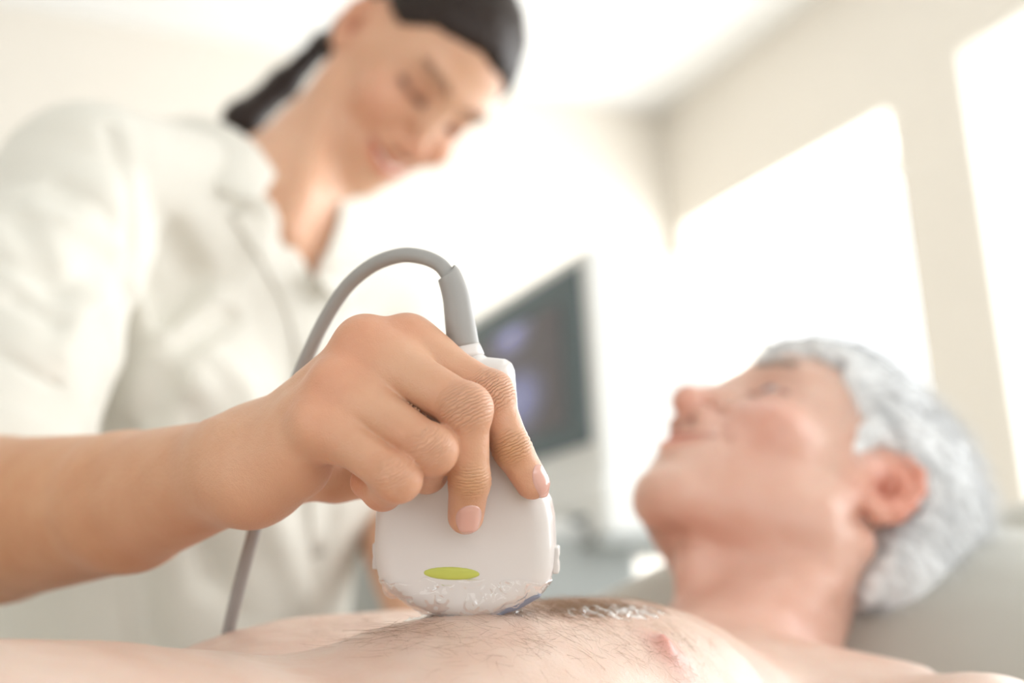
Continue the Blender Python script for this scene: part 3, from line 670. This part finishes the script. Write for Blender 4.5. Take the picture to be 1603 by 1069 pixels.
m_pil = mat('pillow_cotton', (.48,.465,.415), .8, .2, noise=.03, nscale=30, bump=.0004, bscale=500, sheen=.2)
m_sheet = mat('bed_sheet', (.66,.67,.62), .85, .2, noise=.03, nscale=12, bump=.0006, bscale=60)
def pillow(name, label, cen, ax, rad, folds, seed, group=None):
    R_ = np.c_[ax[0], ax[1], ax[2]].astype(np.float32)
    def f(p):
        q = (p-cen.astype(np.float32))@R_; r = rad
        k = np.abs(q)/np.array(r, np.float32); e1 = (k[:,0]**3.2+k[:,1]**3.2)**(1/3.2); t = np.clip(1-e1, 0, 1)**.55
        d = (np.abs(q[:,2])-r[2]*t)*.5; d = np.maximum(d, (e1-1)*min(r[:2])*.8)
        for (A_, B_, dep, wd_) in folds: d = d+dep*np.exp(-(cone(q, A_, B_, 0, 0)/wd_)**2)
        return d+.0025*snoise(q, 28, seed, 2)-.004
    rr = np.linalg.norm(np.abs(R_)*np.array(rad), axis=1)*1.15+.03
    rr = (np.abs(R_)@np.array(rad))+.02
    V, Q = surf(f, cen-rr, cen+rr, .006, slack=1.8)
    return mesh(name, w(V), Q, m_pil, label=label, category='pillow', group=group)
e3 = nrm(up_*.97-BA*.15); e1 = nrm(BB-e3*(BB@e3)); e2 = np.cross(e3, e1)
pillow('pillow', 'grey-beige pillow tucked low under the man\'s neck and shoulder', b2c(.405,-.02,-.072), (e1,e2,e3), (.37,.175,.130), [((-.02,.1,.06),(.2,-.05,.05),.008,.012), ((.05,.12,.06),(.2,.1,.05),.006,.010)], 51)
e3 = nrm(up_*.75-BA*.66); e1 = nrm(BB-e3*(BB@e3)); e2 = np.cross(e3, e1)
pillow('pillow', 'grey-beige pillow standing behind the white-haired head', b2c(.70,.17,-.032), (e1,e2,e3), (.27,.18,.075), [((-.1,0,.07),(.2,-.04,.06),.008,.014)], 52)

Bw = lambda s, l, h: w(b2c(s, l, h))
def oriented_box(name, s0, s1, l0, l1, h0, h1, m, parent=None, bevel=.02, seg=4, **kw):
    V = [Bw(s, l, h) for h in (h0,h1) for s, l in ((s0,l0),(s1,l0),(s1,l1),(s0,l1))]
    o = mesh(name, V, [(0,3,2,1),(4,5,6,7),(0,1,5,4),(1,2,6,5),(2,3,7,6),(3,0,4,7)], m, parent, smooth=False, **kw)
    bm_ = o.modifiers.new('bevel','BEVEL'); bm_.width = bevel; bm_.segments = seg
    return o
m_metal = mat('bed_metal', (.62,.63,.63), .3, .5, metal=.9)
bed = root('examination_bed', Bw(-.2,0,-.9), 'examination bed with a pale sheet under the lying man', 'bed')
oriented_box('mattress', -1.35, .78, -.36, .36, -.33, -.222, m_sheet, bed, .03)
oriented_box('bed_frame', -1.33, .76, -.34, .34, -.40, -.335, m_metal, bed, .01)
for s in (-1.2,.62):
    for l in (-.3,.3):
        a_, b_2 = Bw(s,l,-.36), Bw(s,l,-.985); Vt, Ft = tube([b_2, a_], [.022,.022], 14); mesh('leg', Vt, Ft, m_metal, bed)
# ultrasound machine: deep white monitor on a cart, its screen plane parallel to the window wall, seen receding to the left
m_case = mat('machine_white', (.85,.86,.84), .4, .5, noise=.01); m_bez = mat('machine_slate', (.10,.14,.155), .4, .5, noise=.02); m_grc = mat('machine_grey', (.40,.42,.41), .5, .4, noise=.03)
m_scr, N, L, P = nt('screen_picture')
P.inputs['Base Color'].default_value = (.03,.03,.035,1); P.inputs['Roughness'].default_value = .25
tc = N.new('ShaderNodeTexCoord'); 
def blob(y, z, ry, rz):
    mp = N.new('ShaderNodeMapping'); L.new(tc.outputs['Object'], mp.inputs[0]); mp.vector_type = 'POINT'
    mp.inputs['Location'].default_value = (0,-y/ry,-z/rz); mp.inputs['Scale'].default_value = (0,1/ry,1/rz)
    g = N.new('ShaderNodeTexGradient'); g.gradient_type = 'SPHERICAL'; L.new(mp.outputs[0], g.inputs[0]); return g.outputs['Fac']
sx = w(c(925,550,1.5))[0]
def ray_at_x(px, py, x):
    d = M@np.array([(px-CX)/F_PX, -(py-CY)/F_PX, -1.0]); return O+d*(x-O[0])/d[0]
tr_, br_, tl_, bl_ = ray_at_x(921,405,sx), ray_at_x(914,697,sx), ray_at_x(745,480,sx), ray_at_x(835,712,sx)
y0, y1, z0, z1 = float((tr_[1]+br_[1])/2), float(tr_[1]+.40), float(br_[2]), float(tr_[2])
print('monitor', sx, y0, y1, z0, z1, tl_, bl_)
mach = root('ultrasound_machine', (sx+.15, (y0+y1)/2, 0), 'white ultrasound machine with a deep-backed monitor and a dark screen', 'ultrasound machine')
boxes('monitor_housing', [(sx,y0-.022,z0-.078,sx+.20,y1+.022,z1+.022)], m_case, mach, bevel=.012)
boxes('screen_bezel', [(sx-.008,y0,z0,sx+.01,y1,z1)], m_bez, mach, bevel=.004)
p1 = ray_at_x(808,522,sx); p2 = ray_at_x(822,625,sx); p3 = ray_at_x(800,660,sx)
col_ = None
for (p_, ry, rz, cc, st_) in ((p1,.075,.04,(.5,.52,.95),1.3), (p2,.09,.05,(.4,.45,.9),.9), (p3,.12,.10,(.25,.3,.55),.35), ((0,(y0+y1)/2,(z0+z1)/2),.6,.3,(.16,.13,.13),.6)):
    f_ = blob(float(p_[1]), float(p_[2]), ry, rz); m1 = N.new('ShaderNodeMix'); m1.data_type = 'RGBA'; m1.blend_type = 'ADD'
    m1.inputs[0].default_value = 1; vm = N.new('ShaderNodeVectorMath'); vm.operation = 'SCALE'; vm.inputs[0].default_value = tuple(v*st_ for v in cc); L.new(f_, vm.inputs['Scale'])
    if col_ is None: m1.inputs[6].default_value = (.05,.045,.05,1)
    else: L.new(col_, m1.inputs[6])
    L.new(vm.outputs[0], m1.inputs[7]); col_ = m1.outputs[2]
L.new(col_, P.inputs['Emission Color']); P.inputs['Emission Strength'].default_value = 1.5
boxes('screen', [(sx-.010,y0+.05,z0+.032,sx-.006,y1-.05,z1-.042)], m_scr, mach)
ym = (y0+y1)/2
boxes('monitor_stand', [(sx+.02,ym-.08,z0-.13,sx+.14,ym+.08,z0-.075)], m_grc, mach, bevel=.01)
boxes('console', [(sx-.22,y0-.02,z0-.26,sx+.05,y1+.02,z0-.12)], m_grc, mach, bevel=.02)
boxes('keyboard', [(sx-.2,y0,z0-.12,sx-.02,y1,z0-.105)], m_case, mach, bevel=.004)
for i in range(5):
    for j in range(12):
        boxes('key', [(sx-.19+i*.033,y0+.012+j*.031,z0-.106,sx-.163+i*.033,y0+.037+j*.031,z0-.098)], m_bez if (i==0) else m_case, mach)
boxes('cart_body', [(sx-.12,y0+.04,.12,sx+.2,y1-.04,z0-.25)], m_case, mach, bevel=.02)
boxes('cart_base', [(sx-.22,y0-.0,.07,sx+.24,y1,.125)], m_grc, mach, bevel=.02)
for a in (-.18,.2):
    for b in (y0+.04, y1-.04):
        Vt, Ft = tube([(sx+a,b-.015,.035),(sx+a,b+.015,.035)], .035, 18); mesh('caster', Vt, Ft, m_bez, mach)
# white printer on the cart's side shelf
tq = w(c(975,812,1.6))
boxes('side_shelf', [(tq[0]-.14,tq[1]-.17,tq[2]-.050,tq[0]+.16,tq[1]+.17,tq[2]-.038)], m_grc, mach, bevel=.004)
pr_ = boxes('printer', [(tq[0]-.12,tq[1]-.15,tq[2]-.037,tq[0]+.14,tq[1]+.15,tq[2]+.040)], m_case, mach, bevel=.014)
boxes('paper_slot', [(tq[0]-.123,tq[1]-.11,tq[2]-.012,tq[0]-.115,tq[1]+.11,tq[2]-.004)], m_bez, pr_)
# ================================================================ the sonographer's head, torso, clothes
HW_R = np.array([[-0.567,0.313,0.762],[0.43,-0.677,0.598],[0.703,0.666,0.249]]); _u,_s,_v = np.linalg.svd(HW_R); HW_R = _u@_v; HW_t = np.array([-.092,.266,-1.102])
def tohw(p): return (p-HW_t.astype(np.float32))@HW_R.astype(np.float32)/np.float32(.96)
def hw2c(x,y,z): return HW_t+HW_R@(np.array([x,y,z])*.96)
SR, SL = c(128,285,.93), c(588,480,1.17); MID = (SR+SL)/2; HIP = MID+np.array([-.085,-.45,.01])
EZ = nrm(MID-HIP); EX = nrm(SR-SL); EX = nrm(EX-EZ*(EX@EZ)); EY = np.cross(EZ, EX); TF = np.c_[EX,EY,EZ].astype(np.float32)
def tot(p): return (p-MID.astype(np.float32))@TF
def t2c(x,y,z): return MID+TF@np.array([x,y,z])
NB = c(405,335,1.06)
EL = c(-75,832,.675)
def woman_head(p):
    q = tohw(p); near = np.linalg.norm(q-np.array([0,0,-.01],np.float32), axis=1); d = near-.10; mk = near < .2
    if mk.any(): d[mk] = head_sdf(q[mk], True, 20)*.96
    return d
def torso(p):
    b = tot(p); bs = b.copy(); bs[:,0] = np.abs(bs[:,0])
    d = supe(b, (0,.0,-.19), (.145,.100,.22), 2.4)
    d = smin(d, ell(b, (0,-.005,-.46), (.17,.12,.16)), .08)
    d = smin(d, ell(bs, (.068,.075,-.15), (.062,.058,.062)), .05)
    d = smin(d, cone(p, SR, SL, .052, .052), .05)
    d = smin(d, cone(p, NB, SR+np.array([.02,.0,0]), .045, .042), .05)
    d = smin(d, cone(p, NB, SL, .045, .042), .05)
    return d
def neck(p):
    d = cone(p, hw2c(0,-.022,-.055), NB, .046, .052)
    d = smin(d, cone(p, hw2c(.052,-.015,-.05), t2c(.01,.075,.02), .010, .008), .02)
    return d
LE, LW = c(606,800,1.10), c(668,1010,.92)
def woman_up(p):
    ds_ = np.clip((cone(p, NB+EZ*.05, c(494,440,.98), .0, .0)-.045)/.05, 0, 1); d = torso(p)+.005+.022*ds_*ds_*(3-2*ds_); d = smin(d, neck(p), .035); d = smin(d, woman_head(p), .018)
    d = smin(d, cone(p, SR, EL, .038, .036), .02)
    d = smin(d, cone(p, SL, LE, .038, .036), .02); d = smin(d, cone(p, LE, LW, .036, .024), .02)
    d = smin(d, cone(p, LW, LW+np.array([.03,-.05,.07]), .022, .016), .02)
    return d
# right forearm and hand come from the finer mesh; the upper arm and the rest from this one, meeting at the elbow
def up_cut(p): return woman_up(p)
V, Q = surf(up_cut, [-.52,-.62,-1.36], [.12,.44,-.60], .0034)
HV, HQ = HAND
col2 = np.ones((len(V),3), np.float32); q = tohw(V); hn = np.linalg.norm(q, axis=1) < .17; col2[hn] = head_tint(q[hn], col2[hn], True)
col2 *= 1+.05*snoise(V, 50, 61)[:,None]*np.array([.3,.8,1])
allV = np.concatenate([w(HV), w(V)]); allQ = np.concatenate([HQ, Q+len(HV)])
BODY = mesh('body', allV, allQ, m_skin_w, woman); color_attr(BODY, np.concatenate([hand_tint(HV), col2*np.array([1.04,1.06,1.08])]))
m_dark = mat('dark_brow_hair', (.09,.055,.04), .6)
facing_strands('eyebrow', (.013,.088,.020), (.044,.072,.024), 90, .009, .00022, m_dark, 4, HW_R, HW_t, (.9,-.3,.1), woman)
# teeth in the smile
m_teeth = mat('teeth', (.82,.80,.76), .2, .5, coat=.5)
th_pts = [hw2c(x, .0925-.22*abs(x)-7*x*x, -.0715+7*x*x) for x in np.linspace(-.023,.023,9)]
Vt, Ft = tube(th_pts, [.0015,.0026,.003,.0032,.0032,.0032,.003,.0026,.0015], 10); mesh('teeth', w(Vt), Ft, m_teeth, woman)

# hair: smooth cap combed back, low tail
m_hair, N, L, P = nt('dark_brown_hair'); P.inputs['Base Color'].default_value = (.024,.013,.009,1); P.inputs['Roughness'].default_value = .4; P.inputs['Specular IOR Level'].default_value = .3
tc = N.new('ShaderNodeTexCoord'); mp = N.new('ShaderNodeMapping'); mp.inputs['Scale'].default_value = (1,3,1); L.new(tc.outputs['Object'], mp.inputs[0])
nn = N.new('ShaderNodeTexNoise'); nn.inputs['Scale'].default_value = 220; L.new(mp.outputs[0], nn.inputs[0]); bb_ = N.new('ShaderNodeBump'); bb_.inputs['Distance'].default_value = .001; L.new(nn.outputs[0], bb_.inputs['Height']); L.new(bb_.outputs[0], P.inputs['Normal'])
wpoly = np.array([(.074,.062),(.11,.09),(.06,.19),(-.2,.19),(-.2,-.05),(-.09,-.075),(-.050,-.070),(-.036,-.035),(-.034,.010),(-.012,.028),(.012,.022),(.030,.020),(.046,.034),(.058,.050)], np.float32)
def w_hair(p):
    q = tohw(p); d = cap(q, .0075)+.0009*snoise(q*np.array([2,.5,1.5],np.float32), 150, 71, 2)
    d = smax(d, poly_sdf(np.ascontiguousarray(q[:,1:3]), wpoly)+.002*snoise(q, 160, 23, 2), .014)
    for a, b, ra, rb in TAIL: d = smin(d, cone(p, a, b, ra, rb), .012)
    return d
_k = hw2c(0,-.105,-.02)
TAIL = [(_k, c(505,70,1.20), .016,.011), (c(505,70,1.20), c(444,132,1.18), .011,.015), (c(444,132,1.18), c(380,188,1.15), .015,.018), (c(380,188,1.15), c(350,300,1.15), .018,.015),
        (c(516,322,1.15), c(522,352,1.13), .013,.016), (c(522,352,1.13), c(518,385,1.12), .016,.008)]
V, Q = surf(w_hair, [-.34,.08,-1.32], [.06,.46,-.96], .0026)
mesh('hair', w(V), Q, m_hair, woman)
V = V.astype(np.float32); rg = np.random.default_rng(3); sel = rg.choice(len(V), 2600); qd = tohw(V[sel])
dl = np.stack([np.sign(qd[:,0])*.15, -1+0*qd[:,0], -.15+0*qd[:,0]], 1)+rg.normal(size=(len(sel),3))*.08
strands('hair_strand_mass', V[sel], dl@HW_R.T, w_hair, .035, .00016, m_hair, woman, seg=5, lift=.0004, curl=.08, seed=4)

# blouse: one cloth shell over torso and sleeves, open at the neck
m_cloth = mat('off_white_cotton', (.76,.735,.66), .85, .15, noise=.02, nscale=25, bump=.00035, bscale=700, sheen=.15)
HEM = SR+.96*(EL-SR); AX = nrm(EL-SR)
VP = np.array([(378,205),(408,300),(494,440),(527,350),(560,100),(380,60)], float)
def blouse(p):
    b = tot(p)
    d = torso(p)-.006
    # drape: hanging folds
    d = d-.009*np.clip(snoise(b*np.array([1,1,.45],np.float32), 26, 81, 2), -.5, 1)*np.clip((.02-b[:,2])/.1, 0, 1)
    d = smin(d, cone(p, t2c(.0,.03,-.24), t2c(0,.01,-.48), .115, .15), .06)
    for A_, B_, dep, wd_ in ((t2c(.155,.04,-.02), t2c(.10,.12,-.12), -.012, .014), (t2c(.15,.05,-.06), t2c(.04,.13,-.20), -.010, .014), (t2c(.14,.05,-.13), t2c(.09,.11,-.33), .012, .018), (t2c(.15,.02,-.10), t2c(.12,.08,-.40), -.009, .013), (t2c(.12,.09,-.16), t2c(.03,.13,-.30), .010, .016), (t2c(.03,.12,-.12), t2c(.02,.14,-.42), -.0035, .010)):
        d = d+dep*np.exp(-(cone(p, A_, B_, 0, 0)/wd_)**2)
    # right sleeve
    s = cone(p, SR, HEM, .060, .071)
    q = p-SR.astype(np.float32); al = q@AX.astype(np.float32)
    s = s-.0065*snoise(p*np.array([1,1.2,1],np.float32), 38, 83, 2)
    for A_, B_, dep, wd_ in ((SR+[.06,.01,.02], HEM+[-.04,.05,.06], -.010, .012), (SR+[.04,-.08,.04], HEM+[-.05,.01,.06], .010, .012), (SR+[.055,-.05,.03], HEM+[.06,.02,.03], -.008, .012), (HEM+[-.06,.07,.05], HEM+[.06,.01,.05], .008, .012)):
        s = s+dep*np.exp(-(cone(p, A_, B_, 0, 0)/wd_)**2)
    L_ = float((HEM-SR)@AX)
    s = s-.0016*(1/(1+np.exp(-(al-(L_-.030))/.0008)))        # turned-up hem band
    s = smax(s, al-L_-.004*np.sin(p[:,0]*30), .003)
    s = smax(s, -np.maximum(cone(p, SR, HEM+AX*.1, .044, .0615), (L_-.07)-al), .003)
    d = smin(d, s, .006)
    # armhole seam
    sm = np.abs(tot(p)[:,0]-.150-.25*np.clip(-b[:,2]-.05,0,.2)); d = d+.0012*np.exp(-(sm/.0018)**2)*(b[:,2] > -.16)
    # left sleeve
    s2 = cone(p, SL, SL+.86*(LE-SL), .056, .056); a2 = nrm(LE-SL); s2 = smax(s2, (p-SL.astype(np.float32))@a2.astype(np.float32)-.86*np.linalg.norm(LE-SL), .003)
    d = smin(d, s2, .02)
    # neck opening
    Dp = -p[:,2]; uv = np.stack([CX+F_PX*p[:,0]/Dp, CY-F_PX*p[:,1]/Dp], 1).astype(np.float32)
    o = poly_sdf(uv, VP.astype(np.float32))*(Dp/F_PX)
    d = smax(d, -np.maximum(o, b[:,1]*-1+.0), .004)
    d = smax(d, -(cone(p, NB+EZ*.01, hw2c(0,-.02,-.06), .057, .054)), .006)
    return d
def hit_on(f, pts, t0=.5):
    pts = np.array(pts, float); dr = np.stack([(pts[:,0]-CX)/F_PX, -(pts[:,1]-CY)/F_PX, -np.ones(len(pts))], 1).astype(np.float32); t = np.full(len(pts), t0, np.float32)
    for _ in range(90): t = t+np.clip(f(dr*t[:,None]), -.01, .03)*.8
    return dr*t[:,None]
CREASES = []
for pts, dep, wd_ in (
    ([(170,205),(197,280),(203,380),(198,470)], .007, .006), ([(262,370),(294,425),(256,500),(276,560),(238,640)], .013, .013), ([(212,460),(228,410),(248,362)], -.008, .008),
    ([(185,540),(200,455)], .010, .010), ([(262,518),(300,500),(338,472)], -.009, .009), ([(290,535),(356,497)], .007, .009), ([(330,560),(390,610),(400,680)], -.006, .012), ([(420,330),(400,420),(360,460)], -.005, .012),
    ([(30,345),(60,400),(85,450)], .011, .011), ([(2,404),(64,424)], .009, .009), ([(55,330),(110,352),(176,385)], -.008, .010), ([(28,466),(82,498)], .008, .009), ([(92,288),(130,305),(172,336)], .006, .008),
    ([(95,440),(150,420),(185,425)], .006, .009), ([(100,560),(130,500),(170,470)], -.006, .009), ([(2,556),(70,596),(150,640)], .0045, .004), ([(300,640),(320,760),(330,900)], .006, .014), ([(420,700),(430,820),(470,930)], -.007, .014), ([(520,820),(500,900)], .007, .012)):
    hp = hit_on(blouse, pts); CREASES.append((hp, dep, wd_))
blouse_plain = blouse
def blouse(p):
    d = blouse_plain(p)
    for hp, dep, wd_ in CREASES:
        m_ = None
        for A_, B_ in zip(hp[:-1], hp[1:]):
            dd = cone(p, A_, B_, 0, 0); m_ = dd if m_ is None else np.minimum(m_, dd)
        d = d+dep*np.exp(-(m_/wd_)**2)
    return d
V, Q = surf(blouse, [-.56,-.66,-1.40], [.10,.28,-.60], .0036)
mesh('blouse', w(V), Q, m_cloth, woman)
# collar leaves and button band as folded cloth with thickness
def patch(name, rows, m, parent, th=.003, n=14, k=22):
    rows = [spline(r, k) for r in rows]; R_ = np.array(rows); cols = np.stack([spline(R_[:,j], n) for j in range(k)], 1)
    V = cols.reshape(-1,3); idx = np.arange(n*k).reshape(n,k)
    Q = np.stack([idx[:-1,:-1], idx[:-1,1:], idx[1:,1:], idx[1:,:-1]], -1).reshape(-1,4)
    o = mesh(name, w(V), Q, m, parent); s = o.modifiers.new('cloth','SOLIDIFY'); s.thickness = th; s.offset = 0
    return o
patch('collar', [
    [c(312,186,1.10), c(350,196,1.03), c(395,225,1.00), c(430,272,.985)],
    [c(292,184,1.09), c(325,192,1.01), c(375,235,.975), c(425,285,.970)],
    [c(248,196,1.06), c(270,214,.995), c(330,262,.95), c(405,312,.94)],
    [c(240,214,1.05), c(254,246,.985), c(300,276,.945), c(382,318,.935)]], m_cloth, woman)
patch('collar', [
    [c(470,300,1.16), c(505,345,1.10), c(503,400,1.03), c(494,436,.985)],
    [c(500,300,1.18), c(545,350,1.12), c(535,415,1.03), c(508,452,.98)],
    [c(530,320,1.19), c(590,385,1.13), c(572,440,1.04), c(540,480,1.0)]], m_cloth, woman)
def band_row(dx, dy): return [q+np.array([0,0,.0022]) for q in hit_on(blouse, [(x+dx, y+dy) for x, y in [(np.interp(v, [0,1,2,3,4,5], [392,436,478,500,512,518]), np.interp(v, [0,1,2,3,4,5], [322,388,462,560,700,860])) for v in np.linspace(0,5,17)]])]
patch('button_band', [band_row(-7,4), band_row(-14,7), band_row(-22,10), band_row(-30,14)], m_cloth, woman, th=.0022)
# trousers (out of sight behind the bed)
m_tr = mat('beige_trousers', (.45,.41,.33), .85, .2)
def trousers(p):
    d = cone(p, t2c(0,-.01,-.44), t2c(0,-.02,-.52), .155, .16)
    dn = -UPC
    for s in (.085,-.085): d = smin(d, cone(p, t2c(s,-.01,-.55), t2c(s,-.02,-.55)+dn*.62, .09, .055), .03)
    return d
e_ = t2c(0,0,-.8)
V, Q = surf(trousers, e_-[.35,.55,.5], e_+[.35,.45,.6], .009); mesh('trousers', w(V), Q, m_tr, woman)
if 'BODY' not in globals():
    o = mesh('body', w(HAND[0]), HAND[1], m_skin_w, woman); color_attr(o, hand_tint(HAND[0]))
